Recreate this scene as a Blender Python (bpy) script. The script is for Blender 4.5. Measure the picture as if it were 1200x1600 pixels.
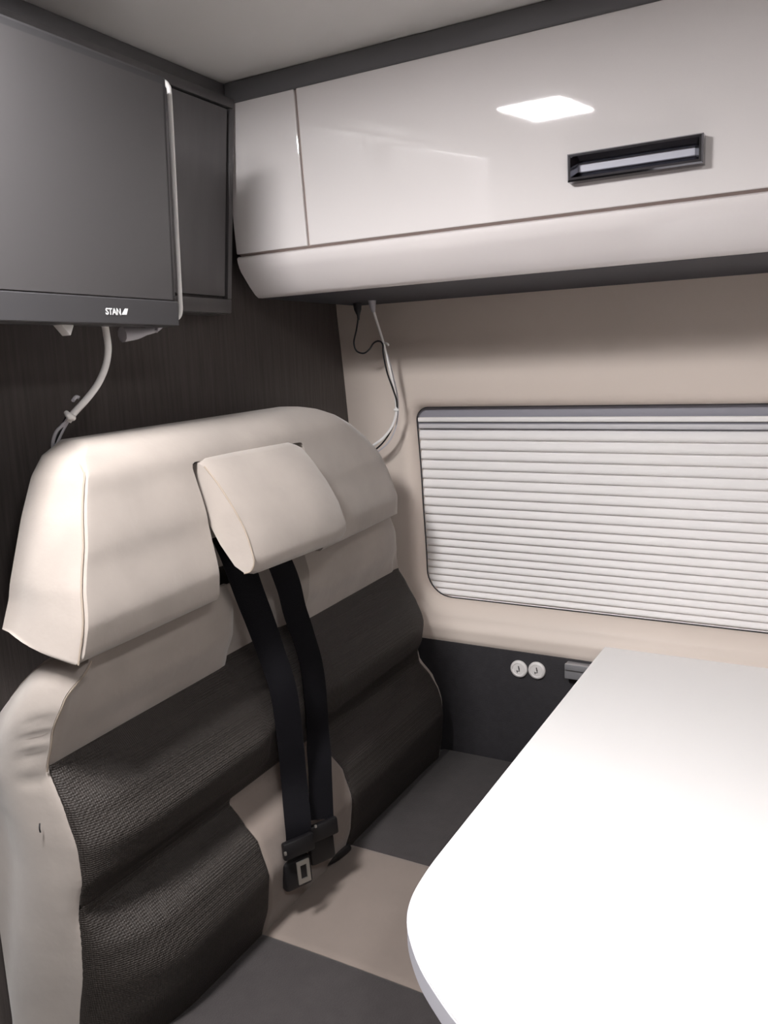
import bpy, bmesh, math, random
from mathutils import Vector, Matrix
random.seed(4)
for o in list(bpy.data.objects): bpy.data.objects.remove(o)
scene = bpy.context.scene
col = scene.collection

# ------------------------------------------------------------------ camera
# vanishing points measured in the photograph (1200 x 1600 frame)
PP = (600.0, 800.0)
VX, VY = (-1700.0, 660.0), (1323.0, 537.0)
fa = Vector((VX[0]-PP[0], VX[1]-PP[1], 0)); fb = Vector((VY[0]-PP[0], VY[1]-PP[1], 0))
FPX = math.sqrt(-(fa.dot(fb)))
cX = -Vector((fa.x, fa.y, FPX)).normalized()          # world +X in camera space (x right, y down, z forward)
cY = Vector((fb.x, fb.y, FPX)).normalized()
cZ = cX.cross(cY)
CAM = Vector((1.03, -1.65, 1.38))
def ray(u, v):
    c = Vector((u-PP[0], v-PP[1], FPX))
    return Vector((cX.dot(c), cY.dot(c), cZ.dot(c)))
def on(axis, val, u, v):                               # point of a pixel's ray on the plane axis = val
    r = ray(u, v); t = (val-CAM[axis])/r[axis]
    return CAM + r*t
cd = bpy.data.cameras.new('camera'); cam = bpy.data.objects.new('camera', cd); col.objects.link(cam)
cd.sensor_fit = 'VERTICAL'; cd.sensor_height = 36.0; cd.lens = 36.0*FPX/1600.0
cd.clip_start = 0.02
right = Vector((cX.x, cY.x, cZ.x)); down = Vector((cX.y, cY.y, cZ.y)); fwd = Vector((cX.z, cY.z, cZ.z))
M = Matrix((right, -down, -fwd)).transposed().to_4x4(); M.translation = CAM
cam.matrix_world = M
scene.camera = cam

# ------------------------------------------------------------------ world, exposure, ceiling lamp strengths
w = bpy.data.worlds.new('world'); scene.world = w; w.use_nodes = True
w.node_tree.nodes['Background'].inputs[0].default_value = (0.9, 0.95, 1, 1)
w.node_tree.nodes['Background'].inputs[1].default_value = 0.3
vs = scene.view_settings
vs.view_transform = 'Standard'; vs.look = 'None'; vs.exposure = 0.97; vs.gamma = 1.0; vs.use_curve_mapping = False
LAMP_MAIN = 108.0      # radiance of the small rectangular ceiling lamp above the aisle by the bench
LAMP_FILL = 55.0      # radiance of the unseen ceiling lamps added as fill

# ------------------------------------------------------------------ materials
def srgb(r, g, b):
    f = lambda c: ((c/255+0.055)/1.055)**2.4 if c/255 > 0.04045 else c/255/12.92
    return (f(r), f(g), f(b), 1)
MATS = {}
def mat(name, rgb, rough=.5, metal=0, noise=0, nscale=8, stretch=(1, 1, 1), bump=0, bscale=200, bstretch=(1, 1, 1), spec=.5, coat=0, sheen=0, emit=0, weave=False, rvar=0):
    m = bpy.data.materials.new(name); m.use_nodes = True
    nt = m.node_tree; b = nt.nodes['Principled BSDF']
    c = srgb(*rgb)
    b.inputs['Base Color'].default_value = c; b.inputs['Roughness'].default_value = rough
    b.inputs['Metallic'].default_value = metal; b.inputs['Specular IOR Level'].default_value = spec
    b.inputs['Coat Weight'].default_value = coat; b.inputs['Coat Roughness'].default_value = .04
    b.inputs['Sheen Weight'].default_value = sheen
    if emit:
        b.inputs['Emission Color'].default_value = c; b.inputs['Emission Strength'].default_value = emit
    tc = nt.nodes.new('ShaderNodeTexCoord')
    def mapped(s):
        mp = nt.nodes.new('ShaderNodeMapping'); mp.inputs['Scale'].default_value = s
        nt.links.new(tc.outputs['Object'], mp.inputs['Vector']); return mp.outputs[0]
    if noise or rvar:
        n = nt.nodes.new('ShaderNodeTexNoise'); n.inputs['Scale'].default_value = nscale; n.inputs['Detail'].default_value = 6
        nt.links.new(mapped(stretch), n.inputs['Vector'])
    if noise:
        r = nt.nodes.new('ShaderNodeValToRGB')
        r.color_ramp.elements[0].position = .3; r.color_ramp.elements[1].position = .72
        r.color_ramp.elements[0].color = tuple(x*(1-noise) for x in c[:3])+(1,)
        r.color_ramp.elements[1].color = tuple(min(1, x*(1+noise)) for x in c[:3])+(1,)
        nt.links.new(n.outputs['Fac'], r.inputs[0]); nt.links.new(r.outputs[0], b.inputs['Base Color'])
    if rvar:
        mr = nt.nodes.new('ShaderNodeMapRange'); mr.inputs[1].default_value = .35; mr.inputs[2].default_value = .75
        mr.inputs[3].default_value = rough; mr.inputs[4].default_value = rough+rvar
        nt.links.new(n.outputs['Fac'], mr.inputs[0]); nt.links.new(mr.outputs[0], b.inputs['Roughness'])
    if bump:
        if weave:
            t = nt.nodes.new('ShaderNodeTexVoronoi'); t.inputs['Scale'].default_value = bscale; out = t.outputs['Distance']
            t.inputs['Randomness'].default_value = .15
        else:
            t = nt.nodes.new('ShaderNodeTexNoise'); t.inputs['Scale'].default_value = bscale; t.inputs['Detail'].default_value = 4; out = t.outputs['Fac']
        nt.links.new(mapped(bstretch), t.inputs['Vector'])
        bp = nt.nodes.new('ShaderNodeBump'); bp.inputs['Strength'].default_value = bump; bp.inputs['Distance'].default_value = .002
        nt.links.new(out, bp.inputs['Height']); nt.links.new(bp.outputs[0], b.inputs['Normal'])
    MATS[name] = m
    return m
mat('suede', (154, 145, 138), .85, noise=.13, nscale=7, bump=.25, bscale=60, sheen=.3, spec=.2)
mat('suede_seam', (150, 138, 126), .9, spec=.1)
mat('dark_mesh', (48, 43, 40), .62, noise=.12, nscale=120, bump=.9, bscale=330, weave=True, spec=.4)
mat('dark_seat', (59, 55, 55), .8, noise=.1, nscale=40, bump=.4, bscale=400, spec=.25, sheen=.15)
mat('seat_suede', (126, 115, 108), .85, noise=.06, nscale=10, bump=.2, bscale=80, sheen=.2, spec=.2)
mat('belt', (12, 11, 15), .7, bump=.5, bscale=300, bstretch=(1, 1, 4), spec=.12)
mat('plastic_black', (16, 15, 17), .4)
mat('steel', (175, 172, 166), .35, metal=.85)
mat('recess', (195, 195, 206), .5)
mat('chrome', (128, 128, 134), .07, metal=1)
mat('white_gloss', (226, 221, 220), .03, coat=.3, noise=.015, nscale=3, spec=.5)
mat('white_pelmet', (226, 220, 219), .16, noise=.012, nscale=3)
mat('gap', (178, 162, 155), .7)
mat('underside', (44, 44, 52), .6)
mat('wood_dark', (76, 70, 68), .5, noise=.22, nscale=10, stretch=(14, 14, .7), bump=.35, bscale=40, bstretch=(14, 14, .6), spec=.35)
mat('locker', (86, 84, 85), .34, noise=.08, nscale=8, stretch=(6, 6, .8), spec=.5)
mat('fascia', (100, 99, 101), .3, noise=.05, nscale=6, spec=.5)
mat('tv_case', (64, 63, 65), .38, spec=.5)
mat('tv_screen', (74, 72, 73), .34, spec=.5)  # black casing and screen lifted to grey: lens haze put into the colour
mat('logo', (225, 225, 225), .5)
mat('ceiling', (228, 226, 224), .6, noise=.015, nscale=3, bump=.05, bscale=300)
mat('beige', (219, 206, 196), .5, noise=.025, nscale=3, bump=.05, bscale=350, spec=.35)
mat('panel_dark', (46, 44, 47), .6, noise=.12, nscale=70, bump=.3, bscale=300)
mat('blind', (240, 237, 236), .55, noise=.01, nscale=5, spec=.3)
mat('rail_grey', (150, 149, 158), .4, spec=.4)
mat('rail_light', (205, 203, 206), .5)
mat('rubber', (40, 40, 44), .6)
mat('glass', (40, 44, 50), .05, spec=.6)
mat('table_white', (240, 238, 237), .35, noise=.008, nscale=4)
mat('table_edge', (198, 197, 205), .45)
mat('aluminium', (190, 190, 194), .35, metal=.6, noise=.03, nscale=30)
mat('cable_white', (240, 238, 236), .45)
mat('cable_black', (26, 25, 28), .45)
mat('cable_grey', (188, 186, 192), .5)
mat('button_white', (228, 224, 222), .4)
mat('button_dark', (62, 58, 56), .5)
mat('floor', (96, 88, 80), .5, noise=.15, nscale=5, stretch=(1, 8, 8))
mat('base', (72, 68, 66), .6, noise=.08, nscale=10)
mat('lamp_on', (254, 252, 252), .5, emit=LAMP_MAIN)
mat('lamp_fill', (254, 252, 252), .5, emit=LAMP_FILL)

# ------------------------------------------------------------------ helpers
def obj(name, bm, m, parent=None, smooth=True, angle=40):
    me = bpy.data.meshes.new(name)
    bmesh.ops.recalc_face_normals(bm, faces=bm.faces)
    bm.to_mesh(me); bm.free()
    me.materials.append(MATS[m])
    if smooth:
        me.polygons.foreach_set('use_smooth', [True]*len(me.polygons))
        try: me.set_sharp_from_angle(angle=math.radians(angle))
        except Exception: pass
    o = bpy.data.objects.new(name, me); col.objects.link(o)
    if parent is not None: attach(o, parent)
    return o
def attach(o, parent):
    o.parent = parent
    # geometry is modelled in world coordinates: only a root Empty is moved
    o.matrix_parent_inverse = Matrix.Translation(-parent.location) if parent.parent is None else Matrix.Identity(4)
def thing(name, label, cat, loc=(0, 0, 0), group=None):
    o = bpy.data.objects.new(name, None); col.objects.link(o); o.location = loc
    o.empty_display_size = .05
    tag(o, label, cat, group); return o
def tag(o, label, cat, group=None):
    o['label'] = label; o['category'] = cat
    if group: o['group'] = group
    return o
def struct(o, label=None, cat=None):
    o['kind'] = 'structure'
    if label: o['label'] = label
    if cat: o['category'] = cat
    return o
def box(bm, x0, x1, y0, y1, z0, z1, bev=0, seg=2):
    r = bmesh.ops.create_cube(bm, size=1)
    for v in r['verts']:
        v.co = Vector(((x0+x1)/2+v.co.x*(x1-x0), (y0+y1)/2+v.co.y*(y1-y0), (z0+z1)/2+v.co.z*(z1-z0)))
    if bev:
        es = list({e for v in r['verts'] for e in v.link_edges})
        bmesh.ops.bevel(bm, geom=es, offset=bev, segments=seg, profile=.5, affect='EDGES')
    return bm
def nbox(*a, **k): return box(bmesh.new(), *a, **k)
def prism(pts, axis, a, b, bev=0, seg=2):
    """polygon pts (in the two other axes, in order) extruded along axis from a to b"""
    bm = bmesh.new()
    def P(p, t):
        return {0: (t, p[0], p[1]), 1: (p[0], t, p[1]), 2: (p[0], p[1], t)}[axis]
    A = [bm.verts.new(P(p, a)) for p in pts]; B = [bm.verts.new(P(p, b)) for p in pts]
    n = len(pts)
    bm.faces.new(A); bm.faces.new(B[::-1])
    for i in range(n): bm.faces.new((A[i], A[(i+1) % n], B[(i+1) % n], B[i]))
    if bev:
        bmesh.ops.bevel(bm, geom=list(bm.edges), offset=bev, segments=seg, profile=.5, affect='EDGES')
    return bm
def catmull(pts, n=8):
    pts = [Vector(p) for p in pts]
    out = []
    for i in range(len(pts)-1):
        p0 = pts[max(i-1, 0)]; p1 = pts[i]; p2 = pts[i+1]; p3 = pts[min(i+2, len(pts)-1)]
        for k in range(n):
            t = k/n
            out.append(.5*((2*p1)+(p2-p0)*t+(2*p0-5*p1+4*p2-p3)*t*t+(3*p1-p0-3*p2+p3)*t**3))
    out.append(pts[-1]); return out
def tube(bm, pts, r, n=10, smooth=8):
    """round tube; r a number or a list of radii for the given points"""
    path = catmull(pts, smooth) if smooth else [Vector(p) for p in pts]
    if isinstance(r, (list, tuple)):
        rr = []
        for i in range(len(r)-1):
            for k in range(smooth): rr.append(r[i]+(r[i+1]-r[i])*k/smooth)
        rr.append(r[-1])
    else: rr = [r]*len(path)
    up = None; rings = []
    for i, p in enumerate(path):
        t = (path[min(i+1, len(path)-1)]-path[max(i-1, 0)]).normalized()
        if up is None: up = t.orthogonal().normalized()
        up = (up-t*up.dot(t)).normalized(); s = t.cross(up)
        rings.append([bm.verts.new(p+(up*math.cos(2*math.pi*k/n)+s*math.sin(2*math.pi*k/n))*rr[i]) for k in range(n)])
    for a, b in zip(rings, rings[1:]):
        for k in range(n): bm.faces.new((a[k], a[(k+1) % n], b[(k+1) % n], b[k]))
    bm.faces.new(rings[0][::-1]); bm.faces.new(rings[-1])
    return bm
def lerp_table(tab, x):
    if x <= tab[0][0]: return tab[0][1]
    for (a, va), (b, vb) in zip(tab, tab[1:]):
        if x <= b:
            t = (x-a)/(b-a); t = t*t*(3-2*t)*.5+t*.5
            return va+(vb-va)*t
    return tab[-1][1]
def sstep(a, b, x):
    t = max(0, min(1, (x-a)/(b-a))); return t*t*(3-2*t)
def clustered(n, c=.6):
    return [((1-c)*t+c*(.5-.5*math.cos(math.pi*t))) for t in [i/n for i in range(n+1)]]
def pillow(z0, z1, yl, yr, Xf, Xb, R=(.01, .01, .01, .01), ny=40, nz=24, warp=None, side=None, k=6):
    """upholstered panel: front Xf(y,z) with rounded borders R = (left, right, bottom, top), flat back at Xb"""
    bm = bmesh.new()
    us = clustered(ny); vs_ = clustered(nz)
    def drop(d, r):
        if r <= 0 or d >= r: return 0
        return r-math.sqrt(max(0, r*r-(r-d)**2))
    F = []; 
    for v in vs_:
        z = z0+(z1-z0)*v; a, b = yl(z), yr(z); row = []
        for u in us:
            y = a+(b-a)*u
            d = max(drop(y-a, R[0]), drop(b-y, R[1]), drop(z-z0, R[2]), drop(z1-z, R[3]))
            x = Xf(y, z)-d
            row.append(Vector((x, y, z)))
        F.append(row)
    nyy, nzz = len(us), len(vs_)
    fv = [[bm.verts.new(p) for p in row] for row in F]
    for j in range(nzz-1):
        for i in range(nyy-1): bm.faces.new((fv[j][i], fv[j][i+1], fv[j+1][i+1], fv[j+1][i]))
    border = [(0, i) for i in range(nyy)]+[(j, nyy-1) for j in range(1, nzz)]+[(nzz-1, i) for i in range(nyy-2, -1, -1)]+[(j, 0) for j in range(nzz-2, 0, -1)]
    prev = [fv[j][i] for j, i in border]
    for s in range(1, k+1):
        cur = []
        for j, i in border:
            p = F[j][i]; t = s/k
            q = Vector((p.x+(Xb-p.x)*t, p.y, p.z))
            if side and s < k: q = side(q, i == 0, p.x)
            cur.append(bm.verts.new(q))
        n = len(cur)
        for m in range(n): bm.faces.new((prev[m], prev[(m+1) % n], cur[(m+1) % n], cur[m]))
        prev = cur
    bm.faces.new(prev)
    if warp:
        for v in bm.verts: v.co = warp(v.co)
    return bm
def const(c): return lambda z: c
def boolean_cut(o, cutter_bm):
    me = bpy.data.meshes.new('cut'); bmesh.ops.recalc_face_normals(cutter_bm, faces=cutter_bm.faces); cutter_bm.to_mesh(me); cutter_bm.free()
    c = bpy.data.objects.new('cut', me); col.objects.link(c)
    md = o.modifiers.new('b', 'BOOLEAN'); md.operation = 'DIFFERENCE'; md.object = c; md.solver = 'EXACT'
    bpy.context.view_layer.update()
    dg = bpy.context.evaluated_depsgraph_get()
    nm = bpy.data.meshes.new_from_object(o.evaluated_get(dg))
    o.modifiers.remove(md); old = o.data; o.data = nm; nm.name = old.name+'_cut'
    bpy.data.objects.remove(c); bpy.data.meshes.remove(me)
    o.data.set_sharp_from_angle(angle=math.radians(40))

# ------------------------------------------------------------------ room shell
ZC = 1.865
XR, YL = 3.4, -1.98
struct(obj('floor', nbox(-.05, XR+.05, YL-.05, .12, -.05, 0), 'floor'), 'brown vinyl floor of the van', 'floor')
struct(obj('ceiling', nbox(-.05, XR+.05, YL-.05, .12, ZC, ZC+.04), 'ceiling'), 'light grey ceiling panel of the van', 'ceiling')
struct(obj('wall_front', nbox(-.05, 0, YL-.05, .12, 0, ZC), 'wood_dark'), 'dark wood partition behind the bench', 'wall')
struct(obj('wall_left', nbox(0, XR, YL-.05, YL, 0, ZC), 'wood_dark'), 'dark wood wall on the far side of the aisle', 'wall')
struct(obj('wall_back', nbox(XR, XR+.05, YL-.05, .12, 0, ZC), 'beige'), 'beige rear wall of the van', 'wall')

# side wall: vinyl lining that leans out towards the sill, with a rounded window recess
WY = [(.60, .040), (.722, .024), (.735, .018), (.758, .018), (.782, .032), (.81, .046), (.90, .046), (1.1, .032), (1.273, .015), (1.40, 0), (1.52, -.014), (1.86, -.03)]
def wy(z): return lerp_table(WY, z)
HX0, HX1, HZ0, HZ1 = .165, 1.32, .815, 1.276
def hole_pts(off):
    """rounded rectangle, corners: bottom radius larger than top"""
    pts = []
    x0, x1, z0, z1 = HX0-off, HX1+off, HZ0-off, HZ1+off
    for cx, cz, r, a0 in ((x1, z0, .065, -90), (x1, z1, .032, 0), (x0, z1, .032, 90), (x0, z0, .065, 180)):
        r = r+off
        ccx = cx-r if cx == x1 else cx+r; ccz = cz-r if cz == z1 else cz+r
        for k in range(11):
            a = math.radians(a0+9*k); pts.append((ccx+r*math.cos(a), ccz+r*math.sin(a)))
    # straight runs refined
    out = []
    for i, p in enumerate(pts):
        q = pts[(i+1) % len(pts)]; n = max(1, int(math.hypot(q[0]-p[0], q[1]-p[1])/.04))
        if i in (10, 32): n = 10
        elif i in (21, 43): n = 26
        else: n = 1
        for k in range(n): out.append((p[0]+(q[0]-p[0])*k/n, p[1]+(q[1]-p[1])*k/n))
    return out
bm = bmesh.new()
lip = [(-.004, .058), (0, .045), (.000, .030), (.002, .018), (.007, .009), (.014, .003), (.024, 0)]
rings = []
for off, d in lip:
    rings.append([bm.verts.new((x, wy(z)+d, z)) for x, z in hole_pts(off)])
ox0, ox1, oz0, oz1 = 0.0, XR, .722, ZC
o0 = hole_pts(.024)
def outer(p):
    cx, cz = .75, 1.06
    x, z = p
    if abs(x-HX0+.024) < .07 or abs(x-HX1-.024) < .07:
        pass
    fx = (x-(HX0-.024))/((HX1+.024)-(HX0-.024)); fz = (z-(HZ0-.024))/((HZ1+.024)-(HZ0-.024))
    # push to the rectangle's border keeping the nearest side
    dl, dr, db, dt = fx, 1-fx, fz*.5, (1-fz)*.5
    m = min(dl, dr, db, dt)
    X = ox0+(ox1-ox0)*min(1, max(0, fx)); Z = oz0+(oz1-oz0)*min(1, max(0, fz))
    if m == dl: X = ox0
    elif m == dr: X = ox1
    elif m == db: Z = oz0
    else: Z = oz1
    return X, Z
oo = [outer(p) for p in o0]
# make sure the outer ring holds the four corners
for cxz in ((ox0, oz0), (ox1, oz0), (ox1, oz1), (ox0, oz1)):
    i = min(range(len(oo)), key=lambda k: (oo[k][0]-cxz[0])**2*.2+(oo[k][1]-cxz[1])**2)
    oo[i] = cxz
NB = 16
for s in range(1, NB+1):
    t = s/NB
    rings.append([bm.verts.new((a[0]+(b[0]-a[0])*t, wy(a[1]+(b[1]-a[1])*t), a[1]+(b[1]-a[1])*t)) for a, b in zip(o0, oo)])
for a, b in zip(rings, rings[1:]):
    n = len(a)
    for k in range(n): bm.faces.new((a[k], a[(k+1) % n], b[(k+1) % n], b[k]))
wr = struct(obj('wall_right', bm, 'beige', angle=60), 'beige vinyl lined side wall with rounded window recess', 'wall')
struct(obj('trim_1', nbox(0.0, XR, .020, .06, 0, .726, bev=.002), 'panel_dark'), 'dark lower side panel below the beige wall', 'panel')
# window pane behind the blind
win = bpy.data.objects.new('window_1', None); col.objects.link(win); win.location = (.75, .12, .84); struct(win, 'side window closed off by a pleated blind', 'window')
obj('pane', nbox(.10, 1.40, .112, .118, .77, 1.33), 'glass', win)
obj('frame', nbox(.09, 1.42, .119, .125, .76, 1.345), 'rubber', win)
bm = bmesh.new(); hp_ = hole_pts(.0005)
tube(bm, [(x, wy(z)+.036, z) for x, z in hp_+hp_[:1]], .0028, 6, 0)
obj('seal', bm, 'rubber', win)
# fascias between ceiling and lockers
struct(obj('trim_2', nbox(.066, XR, -.448, -.40, 1.830, ZC, bev=.003), 'fascia', angle=15), 'dark glossy fascia strip above the white overhead cabinet', 'trim')
struct(obj('trim_3', nbox(.0, .066, YL, -.40, 1.835, ZC, bev=.002), 'fascia'), 'dark fascia strip along the partition below the ceiling', 'trim')

# ------------------------------------------------------------------ ceiling lamps: the main one and two added for fill
def ceiling_lamp(x, y, sx, sy, label, m, group=None):
    t = thing('ceiling_lamp', label, 'lamp', (x, y, ZC), group)
    fr = bmesh.new()
    for a in ((x-sx/2-.012, x-sx/2, y-sy/2-.012, y+sy/2+.012), (x+sx/2, x+sx/2+.012, y-sy/2-.012, y+sy/2+.012), (x-sx/2, x+sx/2, y-sy/2-.012, y-sy/2), (x-sx/2, x+sx/2, y+sy/2, y+sy/2+.012)):
        box(fr, *a, ZC-.004, ZC)
    obj('frame', fr, 'aluminium', t)
    obj('diffuser', nbox(x-sx/2, x+sx/2, y-sy/2, y+sy/2, ZC-.005, ZC-.0005), m, t)
    return t
ceiling_lamp(.355, -1.345, .15, .28, 'small lit rectangular ceiling lamp in front of the bench', 'lamp_on')
ceiling_lamp(1.32, -1.62, .14, .24, 'added rectangular ceiling fill lamp behind the table', 'lamp_fill')  # unseen, added as frontal fill; placed to suit the cabinet's shadow edge
ceiling_lamp(2.6, -1.34, .14, .24, 'added rectangular ceiling fill lamp near the rear wall', 'lamp_fill')  # unseen, put in only to supply fill light

# ------------------------------------------------------------------ overhead cabinet (white)
YB, YT, ZB, ZT = -.430, -.446, 1.583, 1.830          # door plane: bottom / top
def dy(z): return YB+(YT-YB)*(z-ZB)/(ZT-ZB)
CX0, CX1 = .055, 1.95
cab = thing('overhead_cabinet', 'long glossy white overhead cabinet above the window', 'cabinet', (1.0, -.2, 1.51))
obj('body', prism([(-.03, 1.512), (-.03, ZT), (dy(ZT)+.0066, ZT), (dy(ZB)+.0066, ZB), (-.365, 1.56), (-.365, 1.512)][::-1], 0, CX0+.001, CX1), 'gap', cab)
def door(x0, x1):
    return prism([(dy(ZB)+.0065, ZB), (dy(ZT)+.0065, ZT), (dy(ZT), ZT), (dy(ZB), ZB)], 0, x0, x1, bev=.0015, seg=2)
d1 = obj('door', door(CX0, .2095), 'white_gloss', cab, angle=15); d1['label'] = 'narrow white end panel'
d2 = obj('door', door(.2145, 1.28), 'white_gloss', cab, angle=15); d2['label'] = 'wide glossy white flap door with chrome handle'
d3 = obj('door', door(1.285, CX1), 'white_gloss', cab, angle=15)
pel = [(-.425, 1.579)]
for k in range(7):
    a = k/6; pel.append((-.429+.004*sstep(0, 1, a)*a, 1.576-.016*a))
pel += [(-.420, 1.552), (-.398, 1.528), (-.383, 1.514), (-.374, 1.509), (-.36, 1.509), (-.36, 1.579)]
obj('pelmet', prism(pel, 0, CX0, CX1), 'white_pelmet', cab)
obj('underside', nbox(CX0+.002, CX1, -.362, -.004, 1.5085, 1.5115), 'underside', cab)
# handle: rectangular chrome cup frame with sloping inner faces
hx0, hx1 = .672, .853
hz0, hz1 = 1.6205, 1.6575
def hp(x, z, out): return (x, dy(z)-out, z)
bm = bmesh.new()
loops = []
for (ix, iz, out) in ((0, 0, 0), (0, 0, .017), (.002, .002, .020), (.005, .005, .020), (.012, .0135, .007), (.012, .0135, .0005)):
    loops.append([bm.verts.new(hp(x, z, out)) for x, z in ((hx0+ix, hz0+iz), (hx1-ix, hz0+iz), (hx1-ix, hz1-iz*.9), (hx0+ix, hz1-iz*.9))])
for a, b in zip(loops, loops[1:]):
    for k in range(4): bm.faces.new((a[k], a[(k+1) % 4], b[(k+1) % 4], b[k]))
h = obj('handle', bm, 'chrome', d2, angle=20); h['label'] = 'rectangular chrome pull handle'
bm = bmesh.new()
vv = [bm.verts.new(hp(x, z, .0012)) for x, z in ((hx0+.012, hz0+.0135), (hx1-.012, hz0+.0135), (hx1-.012, hz1-.0122), (hx0+.012, hz1-.0122))]
ww = [bm.verts.new(hp(x, z, .0002)) for x, z in ((hx0+.012, hz0+.0135), (hx1-.012, hz0+.0135), (hx1-.012, hz1-.0122), (hx0+.012, hz1-.0122))]
bm.faces.new(vv); bm.faces.new(ww[::-1])
for k in range(4): bm.faces.new((vv[k], vv[(k+1) % 4], ww[(k+1) % 4], ww[k]))
obj('recess_plate', bm, 'recess', d2)

# ------------------------------------------------------------------ dark locker on the partition
lk = thing('wall_locker', 'dark locker on the partition behind the television', 'cabinet', (.03, -1.2, 1.478))
LX0, LX1 = .050, .090
def lx(z): return LX0+(LX1-LX0)*(z-1.478)/(1.835-1.478)
LYR = -.450
obj('body', prism([(.001, 1.478), (lx(1.478)-.012, 1.478), (lx(1.834)-.012, 1.834), (.001, 1.834)], 1, YL+.01, LYR), 'locker', lk)
def lpanel(y0, y1, z0, z1, t=.012, back=.0): 
    return prism([(lx(z0)-.012+back, z0), (lx(z0)+back, z0), (lx(z1)+back, z1), (lx(z1)-.012+back, z1)], 1, y0, y1, bev=.0012)
obj('door', lpanel(-1.30, -.469, 1.508, 1.815), 'locker', lk, angle=15)
obj('door', lpanel(YL+.02, -1.305, 1.508, 1.815), 'locker', lk, angle=15)
obj('bottom_rail', lpanel(YL+.02, LYR, 1.479, 1.503), 'locker', lk)
obj('top_rail', lpanel(YL+.02, LYR, 1.819, 1.834), 'locker', lk)
obj('end_stile', lpanel(-.461, LYR, 1.504, 1.818), 'locker', lk)

# ------------------------------------------------------------------ television
tv = thing('television', 'black flat television mounted in front of the dark locker', 'television', (.19, -.98, 1.447))
TX0, TX1, TZ0, TZ1 = .200, .216, 1.442, 1.768
def tx(z): return TX0+(TX1-TX0)*(z-TZ0)/(TZ1-TZ0)
TY1, TY0 = -.752, -1.290
def tpanel(y0, y1, z0, z1, f, b, bev=0):
    return prism([(tx(z0)-b, z0), (tx(z0)-f, z0), (tx(z1)-f, z1), (tx(z1)-b, z1)], 1, y0, y1, bev=bev)
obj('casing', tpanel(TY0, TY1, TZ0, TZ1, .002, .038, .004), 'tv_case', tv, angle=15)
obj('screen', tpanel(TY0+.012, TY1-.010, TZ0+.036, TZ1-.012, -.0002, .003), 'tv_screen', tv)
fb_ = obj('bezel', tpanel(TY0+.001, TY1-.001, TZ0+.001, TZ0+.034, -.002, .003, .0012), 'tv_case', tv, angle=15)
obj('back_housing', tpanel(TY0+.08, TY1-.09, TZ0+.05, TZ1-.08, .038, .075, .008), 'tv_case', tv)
obj('mount_arm', nbox(.066, .150, -1.06, -.98, 1.57, 1.65, bev=.004), 'plastic_black', tv)
# the maker's lettering on the lower bezel
def text_mesh(s, size):
    cu = bpy.data.curves.new('t', 'FONT'); cu.body = s; cu.size = size; cu.extrude = .0004; cu.offset = size*.02
    to = bpy.data.objects.new('t', cu); col.objects.link(to)
    bpy.context.view_layer.update()
    me = bpy.data.meshes.new_from_object(to.evaluated_get(bpy.context.evaluated_depsgraph_get()))
    bpy.data.objects.remove(to); bpy.data.curves.remove(cu); return me
pL = on(0, .2035, 166, 491); pR = on(0, .2035, 197, 486)
tm = text_mesh('STAN', .0115)
wid = max(v.co.x for v in tm.vertices)-min(v.co.x for v in tm.vertices)
sc = (pR.y-pL.y)*.74/wid
for v in tm.vertices:
    v.co = Vector((TX0+.0028+v.co.z, pL.y+v.co.x*sc, 1.4545+v.co.y))
tm.materials.append(MATS['logo'])
lo = bpy.data.objects.new('logo_lettering', tm); col.objects.link(lo); attach(lo, tv); lo['label'] = 'small white lettering'
yq = pL.y+(pR.y-pL.y)*.79
obj('logo_mark', prism([(yq, 1.455), (yq+.008, 1.455), (yq+.0115, 1.463), (yq+.006, 1.463)], 0, TX0+.0024, TX0+.0032), 'logo', tv)

# white aerial cable round the right edge of the television
ac = thing('aerial_cable', 'white cable running down the right edge of the television', 'cable', tuple(on(0, .18, 250, 130)))
pts = [on(0, .175, 249, 131), on(0, .18, 256, 128), on(0, .183, 262, 134), on(0, .184, 265, 150), on(0, .183, 270, 245), on(0, .181, 275, 345), on(0, .178, 281, 460), on(0, .176, 282, 485), on(0, .174, 278, 496), on(0, .168, 262, 503), on(0, .160, 246, 511)]
obj('wire', tube(bmesh.new(), pts, .0034), 'cable_white', ac)
pts = [on(0, .163, 252, 508), on(0, .158, 243, 513), on(0, .152, 228, 518), on(0, .146, 212, 521), on(0, .142, 191, 523)]
obj('plug', tube(bmesh.new(), pts, [.004, .006, .0055, .009, .011]), 'cable_grey', ac)
obj('cable_tie', tube(bmesh.new(), [on(0, .164, 247, 505), on(0, .162, 246, 511), on(0, .164, 244, 518)], .0025), 'cable_grey', ac)
# thick white cable hanging down behind the headrest
hc = thing('power_cable', 'thick white cable hanging from the television behind the headrest', 'cable', tuple(on(0, .13, 163, 505)))
PC = [(162, 500, .15), (166, 520, .148), (169, 545, .143), (165, 572, .138), (153, 600, .132), (135, 624, .124), (115, 646, .114), (106, 658, .108)]
obj('wire', tube(bmesh.new(), [on(0, x, u, v) for u, v, x in PC], .0047), 'cable_white', hc)
obj('wire', tube(bmesh.new(), [on(0, x, u, v) for u, v, x in ((112, 648, .114), (104, 661, .106), (96, 676, .099), (90, 690, .092), (84, 706, .084), (80, 730, .07))], .0024), 'cable_grey', hc)
obj('wire', tube(bmesh.new(), [on(0, x, u, v) for u, v, x in ((108, 650, .112), (98, 664, .104), (88, 675, .097), (83, 690, .09), (83, 706, .08), (86, 730, .065))], .0024), 'cable_grey', hc)
obj('wire', tube(bmesh.new(), [on(0, x, u, v) for u, v, x in ((104, 652, .109), (94, 672, .1), (86, 690, .09), (84, 708, .075), (84, 730, .06))], .0022), 'cable_black', hc)
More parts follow.
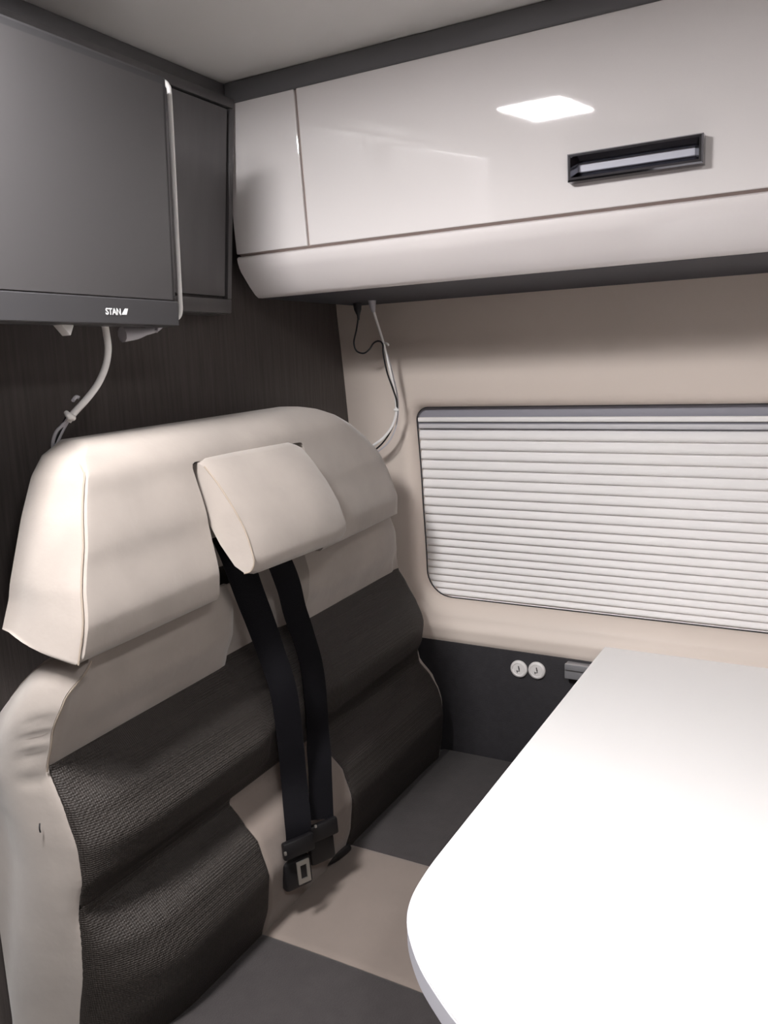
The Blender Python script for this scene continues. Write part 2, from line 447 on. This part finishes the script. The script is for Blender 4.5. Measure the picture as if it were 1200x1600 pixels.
obj('cable_tie', tube(bmesh.new(), [on(0, .118, 103, 644), on(0, .124, 108, 650), on(0, .120, 114, 653)], [.003, .0045, .0045]), 'cable_white', hc)
obj('cable_tie', tube(bmesh.new(), [on(0, .118, 114, 626), on(0, .115, 119, 620), on(0, .118, 124, 622)], .0025), 'cable_grey', hc)
# small white connector under the casing
p = on(0, .172, 100, 515)
sp = obj('connector', prism([(p.y-.013, 1.4455), (p.y+.009, 1.4455), (p.y+.009, p.z+.004), (p.y+.003, p.z-.008)], 0, .164, .180, bev=.001), 'cable_white', tv)
sp['label'] = 'small white connector under the casing'

# ------------------------------------------------------------------ pleated blind
bl = thing('window_blind', 'white pleated blind pulled down over the side window', 'blind', (.75, .07, .83))
def by(z): return wy(max(z, .90))+.047
zs = [1.2225]
pit = .0245
while zs[-1] > .800:
    zs.append(zs[-1]-pit); pit = max(.0160, pit-.00045)
BX0, BX1 = .140, 1.36
proto = None
for z1, z0 in zip(zs, zs[1:]):
    hgt = z1-z0; prof = []
    for a, d in ((0, 0), (.10, .0025), (.3, .0055), (.55, .0078), (.78, .0082), (.91, .0062), (.97, .003), (1.0, -.001)):
        prof.append((-d, -a))
    bm = bmesh.new()
    if proto is None:
        f = prof; bk = [(q+.0012, a) for q, a in prof][::-1]
        pr = prism([(q, a) for q, a in f+bk], 0, BX0, BX1)
        o = obj('pleat', pr, 'blind', bl, angle=50); proto = o.data
        o.parent = None
    else:
        o = bpy.data.objects.new('pleat', proto); col.objects.link(o)
    o.location = (0, by((z0+z1)/2), z1); o.scale = (1, 1, hgt)
    o.rotation_euler = (0, 0, 0)
    bpy.context.view_layer.update()
    mw = o.matrix_world.copy(); attach(o, bl)
    bm.free()
obj('head_rail', nbox(BX0, BX1, by(1.25)-.006, by(1.25)+.02, 1.224, 1.30, bev=.003), 'rail_grey', bl)
obj('head_strip', nbox(HX0+.004, HX1-.004, by(1.25)-.016, by(1.25)-.006, 1.241, 1.252, bev=.003), 'blind', bl)
obj('head_strip', nbox(HX0+.004, HX1-.004, by(1.25)-.011, by(1.25)-.006, 1.226, 1.236, bev=.002), 'rail_light', bl)
obj('bottom_rail', nbox(BX0, BX1, by(.84)-.004, by(.84)+.01, .775, zs[-1], bev=.002), 'aluminium', bl)

# ------------------------------------------------------------------ two round wall buttons and table rail
for i, (u, v, lab) in enumerate(((810, 1046, 'round white socket cap on the dark side panel, nearer the bench'), (838, 1048.5, 'round white socket cap on the dark side panel, nearer the table'))):
    c = on(1, .014, u, v)
    t = thing('round_socket', lab, 'socket', (c.x, .0195, c.z), 'round sockets on the side panel')
    bm = bmesh.new(); R_ = .0198; n = 40
    prof = [(0, .006), (.0125, .006), (.0130, .0055), (.0138, .006), (.0145, .007), (.0175, .0065), (.0192, .005), (R_, .003), (R_, 0)]
    rows = [[bm.verts.new((c.x+r*math.cos(2*math.pi*k/n), .0198-d, c.z+r*math.sin(2*math.pi*k/n))) for k in range(n)] for r, d in prof[1:]]
    for a, b in zip(rows, rows[1:]):
        for k in range(n): bm.faces.new((a[k], a[(k+1) % n], b[(k+1) % n], b[k]))
    bm.faces.new(rows[0]); bm.faces.new(rows[-1])
    obj('cap', bm, 'button_white', t)
    y0 = .0198-.0066
    for k, poly in enumerate(([(-.001, .008), (.0012, .0085), (.0032, .001), (.0026, -.002), (.0006, -.001)], [(-.0045, -.0015), (-.003, -.0035), (.0015, -.003), (.003, -.0015), (.0035, -.004), (-.001, -.005), (-.0042, -.0045)], [(-.0045, -.003), (-.0025, -.0035), (-.0018, -.0085), (-.0035, -.0075)])):
        obj('symbol', prism([(c.x+a, c.z+b) for a, b in poly], 1, y0, y0+.0008), 'button_dark', t)
ra = thing('table_rail', 'grey rail on the side panel holding the table', 'rail', (.9, .0, .69))
obj('rail_body', nbox(.533, 1.22, -.006, .0195, .690, .722, bev=.002), 'aluminium', ra)
obj('rail_lip', nbox(.535, 1.22, -.012, -.004, .712, .726, bev=.002), 'aluminium', ra)

# ------------------------------------------------------------------ table
tb = thing('dining_table', 'white table with rounded free corner in front of the bench', 'table', (.95, -.55, 0))
TX_0, TX_1, YF = .62, 1.27, -.006
edge = [(TX_0, YF)]
for i in range(1, 10): edge.append((TX_0, YF+(-.80-YF)*i/9))
crv = catmull([(TX_0, -.80, 0), (TX_0+.001, -.855, 0), (.6275, -.910, 0), (.645, -.953, 0), (.680, -.997, 0), (.716, -1.028, 0), (.752, -1.053, 0), (.80, -1.078, 0), (.86, -1.095, 0), (.945, -1.10, 0)], 6)
edge += [(q.x, q.y) for q in crv[1:]]
right_ = [(2*.945-x, y) for x, y in edge[::-1]][1:]
edge += right_
bm = prism(edge, 2, .747, .775)
es = [e for e in bm.edges if abs(e.verts[0].co.z-e.verts[1].co.z) < 1e-6]
bmesh.ops.bevel(bm, geom=es, offset=.0025, segments=2, profile=.5, affect='EDGES')
top = obj('table_top', bm, 'table_white', tb, angle=20)
def grow(p, d):
    out = []
    n = len(p)
    for i in range(n):
        a = Vector(p[max(i-1, 0)]); b = Vector(p[min(i+1, n-1)]); t = (b-a).normalized(); nn = Vector((-t.y, t.x))
        out.append((p[i][0]-nn.x*d, p[i][1]-nn.y*d))
    return out
# edge band: an open ring following the border
bm = bmesh.new()
path = edge
inn = path; sgn = -1
c0 = Vector((.945, -.5))
oute = grow(path, .0012)
if (Vector(oute[5])-c0).length < (Vector(path[5])-c0).length: oute = grow(path, -.0012)
A = [bm.verts.new((x, y, .7495)) for x, y in oute]; B = [bm.verts.new((x, y, .7725)) for x, y in oute]
A2 = [bm.verts.new((x, y, .7495)) for x, y in inn]; B2 = [bm.verts.new((x, y, .7725)) for x, y in inn]
for k in range(len(path)-1):
    bm.faces.new((A[k], A[k+1], B[k+1], B[k])); bm.faces.new((A2[k], B2[k], B2[k+1], A2[k+1]))
    bm.faces.new((A[k], A2[k], A2[k+1], A[k+1])); bm.faces.new((B[k], B[k+1], B2[k+1], B2[k]))
obj('edge_band', bm, 'table_edge', top)
bm = bmesh.new(); tube(bm, [(.945, -.78, .02), (.945, -.78, .40), (.945, -.78, .735)], .03, 20, 2)
obj('leg', bm, 'aluminium', tb)
bm = bmesh.new(); tube(bm, [(.945, -.78, .0), (.945, -.78, .012), (.945, -.78, .025)], [.15, .145, .04], 32, 2)
obj('foot', bm, 'aluminium', tb)
obj('top_plate', nbox(.86, 1.03, -.86, -.70, .732, .747, bev=.003), 'aluminium', tb)

# ------------------------------------------------------------------ bench
bn = thing('bench_seat', 'two-seat upholstered bench in pale suede and dark fabric', 'bench', (.4, -.53, 0))
BYL, BYR = -1.020, -.030
def sfrac(y): return (y-BYL)/(.97)
BASE = [(.36, .232), (.46, .238), (.52, .256), (.575, .262), (.625, .246), (.655, .215), (.680, .190), (.70, .198), (.735, .226), (.775, .236), (.82, .216), (.86, .182), (.885, .160), (.91, .168), (.95, .186), (.99, .190), (1.04, .180)]
LEFT = [(.36, .11), (.498, .141), (.609, .168), (.66, .181), (.69, .188), (.731, .196), (.776, .192), (.826, .178), (.882, .162), (.933, .180), (.982, .207), (1.02, .232), (1.05, .235)]
RGHT = [(.36, .240), (.488, .250), (.584, .254), (.628, .240), (.665, .205), (.691, .190), (.77, .198), (.822, .180), (.917, .143), (.955, .139), (1.04, .115)]
def Fx(y, z):
    c = lerp_table(BASE, z)-.02*sfrac(y)*sstep(.68, .95, z)
    l = lerp_table(LEFT, z); r = lerp_table(RGHT, z-.02)
    a = max(0, min(1, (y-BYL)/.15)); a = math.sqrt(1-(1-a)**2)
    b = max(0, min(1, (BYR-y)/.12)); b = math.sqrt(1-(1-b)**2)
    x = l+(c-l)*a
    x = r+(x-r)*b
    # shallow channel for the belts
    ch = sstep(-.665, -.635, y)*(1-sstep(-.465, -.435, y))
    x -= ch*(.030*sstep(.86, .90, z)+.010*sstep(.70, .74, z)*(1-sstep(.86, .90, z)))
    return x
def bwarp(p):      # the bench stands a touch higher towards the wall
    return Vector((p.x, p.y, p.z+.022*sfrac(p.y)*sstep(.5, .85, p.z)))
def wrinkle(q, left, xf):
    if left:
        d = xf-q.x
        m = sstep(.84, .87, q.z)*(1-sstep(.955, .98, q.z))
        q.y += .0022*m*math.sin(q.z*210+1.5*math.sin(q.z*60))*math.exp(-((d-.022)/.02)**2)
        q.y -= .012*math.sin(min(1, d/.13)*math.pi)        # padded side
    return q
def cwarp(p):      # top of the side panel falls away towards the partition
    t = max(0, min(1, (p.z-.955)/.08)); e = max(0, min(1, (BYL+.06-p.y)/.06))
    p = bwarp(Vector((p.x, p.y+.035*t*t*e, p.z)))
    if p.z > .80 and p.x < .20:
        p = Vector((p.x, p.y, p.z-.13*((.20-p.x)/.19)**1.6*(p.z-.80)/.23))
    return p
core = obj('backrest', pillow(.06, 1.03, const(BYL), const(BYR), lambda y, z: Fx(y, z)-.002, .012, (.003, .01, .02, .006), 60, 110, cwarp, wrinkle, 12), 'suede', bn)
obj('shoulder_band', pillow(.887, 1.038, const(BYL+.004), const(BYR-.012), lambda y, z: Fx(y, z)+.001, .05, (.004, .03, .008, .006), 70, 24, cwarp), 'suede', bn)
obj('upper_fabric', pillow(.684, .889, const(BYL+.004), const(BYR-.004), lambda y, z: Fx(y, z)+.003, .05, (.004, .02, .012, .005), 70, 30, bwarp), 'dark_mesh', bn)
obj('lower_fabric', pillow(.38, .697, const(BYL+.004), const(-.717), lambda y, z: Fx(y, z)+.003, .05, (.004, .003, .01, .012), 36, 36, bwarp), 'dark_mesh', bn)
obj('lower_fabric', pillow(.38, .697, const(-.458), const(BYR-.004), lambda y, z: Fx(y, z)+.003, .05, (.003, .02, .01, .012), 40, 36, bwarp), 'dark_mesh', bn)
obj('lower_insert', pillow(.38, .697, const(-.716), const(-.459), lambda y, z: Fx(y, z)+.003, .05, (.003, .003, .01, .012), 26, 36, bwarp), 'seat_suede', bn)
# headrest cushion
HZ = 1.034; HT = 1.292
YLt = [(1.03, -1.020), (1.12, -1.000), (1.20, -.972), (1.25, -.950), (1.275, -.930), (1.292, -.895)]
YRt = [(1.02, -.100), (1.08, -.104), (1.14, -.124), (1.18, -.150), (1.215, -.185), (1.245, -.230), (1.268, -.280), (1.283, -.330), (1.290, -.37), (1.292, -.40)]
def lin(tab, x):
    if x <= tab[0][0]: return tab[0][1]
    for (a, va), (b, vb) in zip(tab, tab[1:]):
        if x <= b: return va+(vb-va)*(x-a)/(b-a)
    return tab[-1][1]
HX_ = [(1.034, .246), (1.08, .250), (1.16, .236), (1.25, .212), (1.30, .196)]
def hX(y, z):
    return lerp_table(HX_, z)-.035*sfrac(y)+.004*math.sin((y+1.0)*3.3)
def hwarp(p):
    p = bwarp(p)
    if p.z < 1.10:
        p = Vector((p.x, p.y, p.z+.030*(1-min(1, max(0, (p.x-.115)/.12)))*(1-(p.z-1.034)/.066)))
    return p
hr = obj('headrest', pillow(HZ, HT, lambda z: lin(YLt, z), lambda z: lin(YRt, z), hX, .105, (.006, .07, .016, .055), 90, 60, hwarp, lambda q, l, xf: Vector((q.x, q.y-(.008*math.sin(min(1, (xf-q.x)/.12)*math.pi) if l else 0), q.z)), 8), 'suede', bn)
NY0, NY1 = -.757, -.462
boolean_cut(hr, nbox(.150, .5, NY0, NY1, .95, 1.248, bev=.008))
# stitched seam down the left front edge of the headrest and the backrest
zz = [HZ+.002+(1.272-HZ)*i/14 for i in range(15)]
pts = []
for z in zz:
    y = lin(YLt, z); pts.append(hwarp(Vector((hX(y, z)-.004+(-.03*sstep(1.25, 1.28, z)), y-.0005, z))))
sm = obj('seam', tube(bmesh.new(), pts, .0013, 6, 3), 'suede_seam', hr)
pts = [cwarp(Vector((Fx(BYL, z)-.002, BYL, z))) for z in [.884+.145*i/10 for i in range(11)]]
obj('seam', tube(bmesh.new(), pts, .0012, 6, 3), 'suede_seam', core)
# the padded flap in the middle of the headrest, hinged at its top
prof = [(.185, 1.247), (.202, 1.252), (.216, 1.246), (.240, 1.222), (.269, 1.186), (.292, 1.150), (.306, 1.112), (.307, 1.098), (.300, 1.087), (.288, 1.083), (.270, 1.092), (.242, 1.124), (.212, 1.170), (.186, 1.225)]
bm = bmesh.new(); NF = 14; rows = []
cxp = sum(p[0] for p in prof)/len(prof); czp = sum(p[1] for p in prof)/len(prof)
for i in range(NF+1):
    u = i/NF
    e = min(u, 1-u); sh = 1-.07*(1-min(1, e/.05))**2
    row = []
    for x, z in prof:
        tl = (1.262-z)/.18
        y0 = -.742-.010*tl; y1 = -.492-.006*tl
        bul = .006*math.sin(math.pi*u)*math.sin(math.pi*min(1, max(0, tl)))
        row.append(bm.verts.new((cxp+(x-cxp)*sh+bul, y0+(y1-y0)*u, czp+(z-czp)*sh)))
    rows.append(row)
for a, b in zip(rows, rows[1:]):
    n = len(a)
    for k in range(n): bm.faces.new((a[k], a[(k+1) % n], b[(k+1) % n], b[k]))
bm.faces.new(rows[0]); bm.faces.new(rows[-1])
fl = obj('head_flap', bm, 'suede', bn, angle=50); fl['label'] = 'wedge-shaped padded flap covering the belt slots'
tube_pts = [Vector((cxp+(x-cxp)*.94+.0002, -.742-.010*((1.262-z)/.18), czp+(z-czp)*.94)) for x, z in prof[2:10]]
obj('seam', tube(bmesh.new(), tube_pts, .0012, 6, 3), 'suede_seam', fl)
# seat cushion in three fabric panels, and the plinth below
def seat_panel(y0, y1, m, el, er):
    bm = bmesh.new(); nx, ny = 26, 22
    xs = [.20+(.74-.20)*t for t in clustered(nx, .5)]; ys = [y0+(y1-y0)*t for t in clustered(ny, .7)]
    def zt(x, y):
        z = .462+.004*math.sin((x-.2)/.54*math.pi)
        for d, r in ((.74-x, .05), (y-y0, el), (y1-y, er)):
            if r and d < r: z -= r-math.sqrt(max(0, r*r-(r-d)**2))
        return z-.03*(1-sstep(.195, .235, x))
    g = [[bm.verts.new((x, y, zt(x, y))) for x in xs] for y in ys]
    for a, b in zip(g, g[1:]):
        for k in range(nx): bm.faces.new((a[k], a[k+1], b[k+1], b[k]))
    bd = [g[0][i] for i in range(nx+1)]+[g[j][nx] for j in range(1, ny+1)]+[g[ny][i] for i in range(nx-1, -1, -1)]+[g[j][0] for j in range(ny-1, 0, -1)]
    lo_ = [bm.verts.new((v.co.x, v.co.y, .33)) for v in bd]
    n = len(bd)
    for k in range(n): bm.faces.new((bd[k], bd[(k+1) % n], lo_[(k+1) % n], lo_[k]))
    bm.faces.new(lo_)
    return bm
obj('seat_cushion', seat_panel(-1.018, -.7165, 'dark_seat', .03, .003), 'dark_seat', bn)
obj('seat_cushion', seat_panel(-.7155, -.4355, 'seat_suede', .003, .003), 'seat_suede', bn)
obj('seat_cushion', seat_panel(-.4345, .004, 'dark_seat', .003, .008), 'dark_seat', bn)
obj('plinth', nbox(.02, .70, -1.00, .01, 0, .33, bev=.004), 'base', bn)
# loose thread on the side of the backrest
p = on(1, -1.034, 63, 1293)
obj('loose_thread', tube(bmesh.new(), [p+Vector((0, 0, .006)), p+Vector((.001, -.002, 0)), p+Vector((-.001, 0, -.007))], .001, 6, 3), 'rubber', bn)

# ------------------------------------------------------------------ seat belts
def ribbon(pts, wv, hw=.0235, th=.0007, n=8):
    path = catmull(pts, n); bm = bmesh.new(); rows = []
    for i, p in enumerate(path):
        t = (path[min(i+1, len(path)-1)]-path[max(i-1, 0)]).normalized()
        u = i/(len(path)-1)
        wd = Vector(wv(u)); wd = (wd-t*wd.dot(t)).normalized(); nn = t.cross(wd)
        rows.append([bm.verts.new(p+wd*a*hw+nn*b*th) for a, b in ((-1, -1), (1, -1), (1, 1), (-1, 1))])
    for a, b in zip(rows, rows[1:]):
        for k in range(4): bm.faces.new((a[k], a[(k+1) % 4], b[(k+1) % 4], b[k]))
    bm.faces.new(rows[0]); bm.faces.new(rows[-1])
    return bm
BL = [(352, 835, .20), (370, 872, .225), (389, 925, .222), (407, 972, .214), (423, 1017, .216), (443, 1080, .238), (454, 1160, .246), (460, 1225, .252), (466, 1290, .276), (468, 1330, .278)]
BR = [(430, 862, .19), (441, 888, .196), (452, 918, .196), (461, 955, .192), (474, 993, .196), (487, 1040, .216), (494, 1100, .236), (497, 1150, .238), (500, 1200, .258), (503, 1280, .280)]
b1 = thing('seat_belt', 'black seat belt ending in a pale metal tongue, farther from the window', 'seat belt', tuple(on(0, .27, 466, 1340)), 'seat belts of the bench')
obj('webbing', ribbon([on(0, x, u, v) for u, v, x in BL], lambda u: (.62-.25*u, .80, 0)), 'belt', b1)
b2 = thing('seat_belt', 'black seat belt without metal tongue, nearer the window', 'seat belt', tuple(on(0, .27, 503, 1290)), 'seat belts of the bench')
obj('webbing', ribbon([on(0, x, u, v) for u, v, x in BR], lambda u: (.35, .93, 0)), 'belt', b2)
def local_box(c, ax, sx, sy, sz, bev=.002):
    """box centred at c: ax = (width dir, normal dir, length dir)"""
    bm = nbox(-sx/2, sx/2, -sy/2, sy/2, -sz/2, sz/2, bev=bev)
    Mx = Matrix((ax[0], ax[1], ax[2])).transposed()
    for v in bm.verts: v.co = Mx @ v.co + c
    return bm
W = Vector((.42, .90, 0)).normalized(); L = Vector((.10, -.05, -1)); L = (L-W*L.dot(W)).normalized(); N = W.cross(L)
if N.x < 0: N = -N
c = on(0, .284, 466, 1322)
obj('tongue_grip', local_box(c, (W, N, L), .058, .012, .030, .004), 'plastic_black', b1)
obj('pin', local_box(on(0, .285, 446, 1334), (W, N, L), .004, .004, .006, .001), 'steel', b1)
# metal tongue with its window
c = on(0, .296, 474, 1361)
bm = bmesh.new()
def loc(a, b, n): return c+W*a+L*b+N*n
lo2 = []
for (a, b, n) in ((.0115, .019, 0), (.0115, .019, .0025), (.0058, .0115, .0025), (.0058, .0115, 0)):
    lo2.append([bm.verts.new(loc(sx*a, sz*b, n)) for sx, sz in ((-1, -1), (1, -1), (1, 1), (-1, 1))])
for a, b in zip(lo2, lo2[1:]+lo2[:1]):
    for k in range(4): bm.faces.new((a[k], a[(k+1) % 4], b[(k+1) % 4], b[k]))
tg = obj('tongue', bm, 'steel', b1, smooth=False); tg['label'] = 'pale metal tongue with rectangular window'
obj('buckle', local_box(on(0, .272, 463, 1362), (W, N, L), .052, .020, .050, .006), 'plastic_black', b1)
c = on(0, .286, 505, 1296)
obj('tongue_grip', local_box(c, (W, N, L), .056, .012, .030, .004), 'plastic_black', b2)
obj('pin', local_box(on(0, .296, 493, 1291), (W, N, L), .004, .004, .005, .001), 'steel', b2)
obj('buckle', local_box(on(0, .272, 500, 1322), (W, N, L), .050, .022, .052, .006), 'plastic_black', b2)
st = [on(2, .468, 478, 1372), on(2, .472, 500, 1352), on(2, .472, 525, 1337), on(2, .466, 542, 1324)]
obj('stalk', tube(bmesh.new(), st, .010, 10), 'plastic_black', b2)

# ------------------------------------------------------------------ cables hanging from the white cabinet
wc = thing('charger_cable', 'white plug and cable hanging from the cabinet beside the window', 'cable', tuple(on(1, -.12, 580, 455)))
def P(u, v, y): return on(1, y, u, v)
obj('plug', tube(bmesh.new(), [P(579, 447, -.125), P(580, 457, -.122), P(581, 467, -.12), P(582, 478, -.118), P(584, 488, -.115)], [.005, .0075, .0092, .0072, .003], 12), 'cable_grey', wc)
obj('wire', tube(bmesh.new(), [P(583, 483, -.117), P(589, 503, -.108), P(598, 532, -.092), P(604, 556, -.078), P(612, 590, -.062), P(618, 620, -.05), P(619, 645, -.045), P(613, 665, -.045), P(601, 682, -.048), P(586, 694, -.05), P(565, 708, -.045)], .0028), 'cable_white', wc)
obj('cable_tie', tube(bmesh.new(), [P(601, 536, -.092), P(605, 537, -.094), P(607, 540, -.092)], .0022, 8), 'cable_white', wc)
obj('cable_tie', tube(bmesh.new(), [P(616, 640, -.05), P(620, 641, -.05), P(622, 640, -.046)], .0024, 8), 'cable_white', wc)
bc = thing('black_cable', 'thin black cable looping from the cabinet onto the white one', 'cable', tuple(on(1, -.08, 560, 482)))
obj('plug', tube(bmesh.new(), [P(558, 474, -.10), P(559, 484, -.10), P(560, 493, -.098), P(560, 500, -.097)], [.010, .008, .0035, .0022], 12), 'cable_black', bc)
obj('wire', tube(bmesh.new(), [P(560, 495, -.097), P(557, 515, -.095), P(553, 535, -.094), P(557, 548, -.095), P(568, 552, -.095), P(577, 546, -.094), P(584, 536, -.09), P(592, 533, -.088), P(598, 538, -.098), P(599, 553, -.092), P(605, 582, -.076), P(614, 608, -.062), P(620, 628, -.052), P(619, 648, -.040), P(611, 672, -.040), P(598, 692, -.042), P(580, 708, -.040)], .0019, 8), 'cable_black', bc)
sc_ = thing('grey_cable', 'thin grey cable beside the white one behind the headrest', 'cable', tuple(on(1, -.03, 620, 640)))
obj('wire', tube(bmesh.new(), [P(605, 552, -.074), P(614, 586, -.056), P(621, 618, -.040), P(622, 645, -.034), P(617, 672, -.034), P(606, 692, -.036), P(590, 706, -.036), P(575, 716, -.034)], .0016, 8), 'cable_grey', sc_)
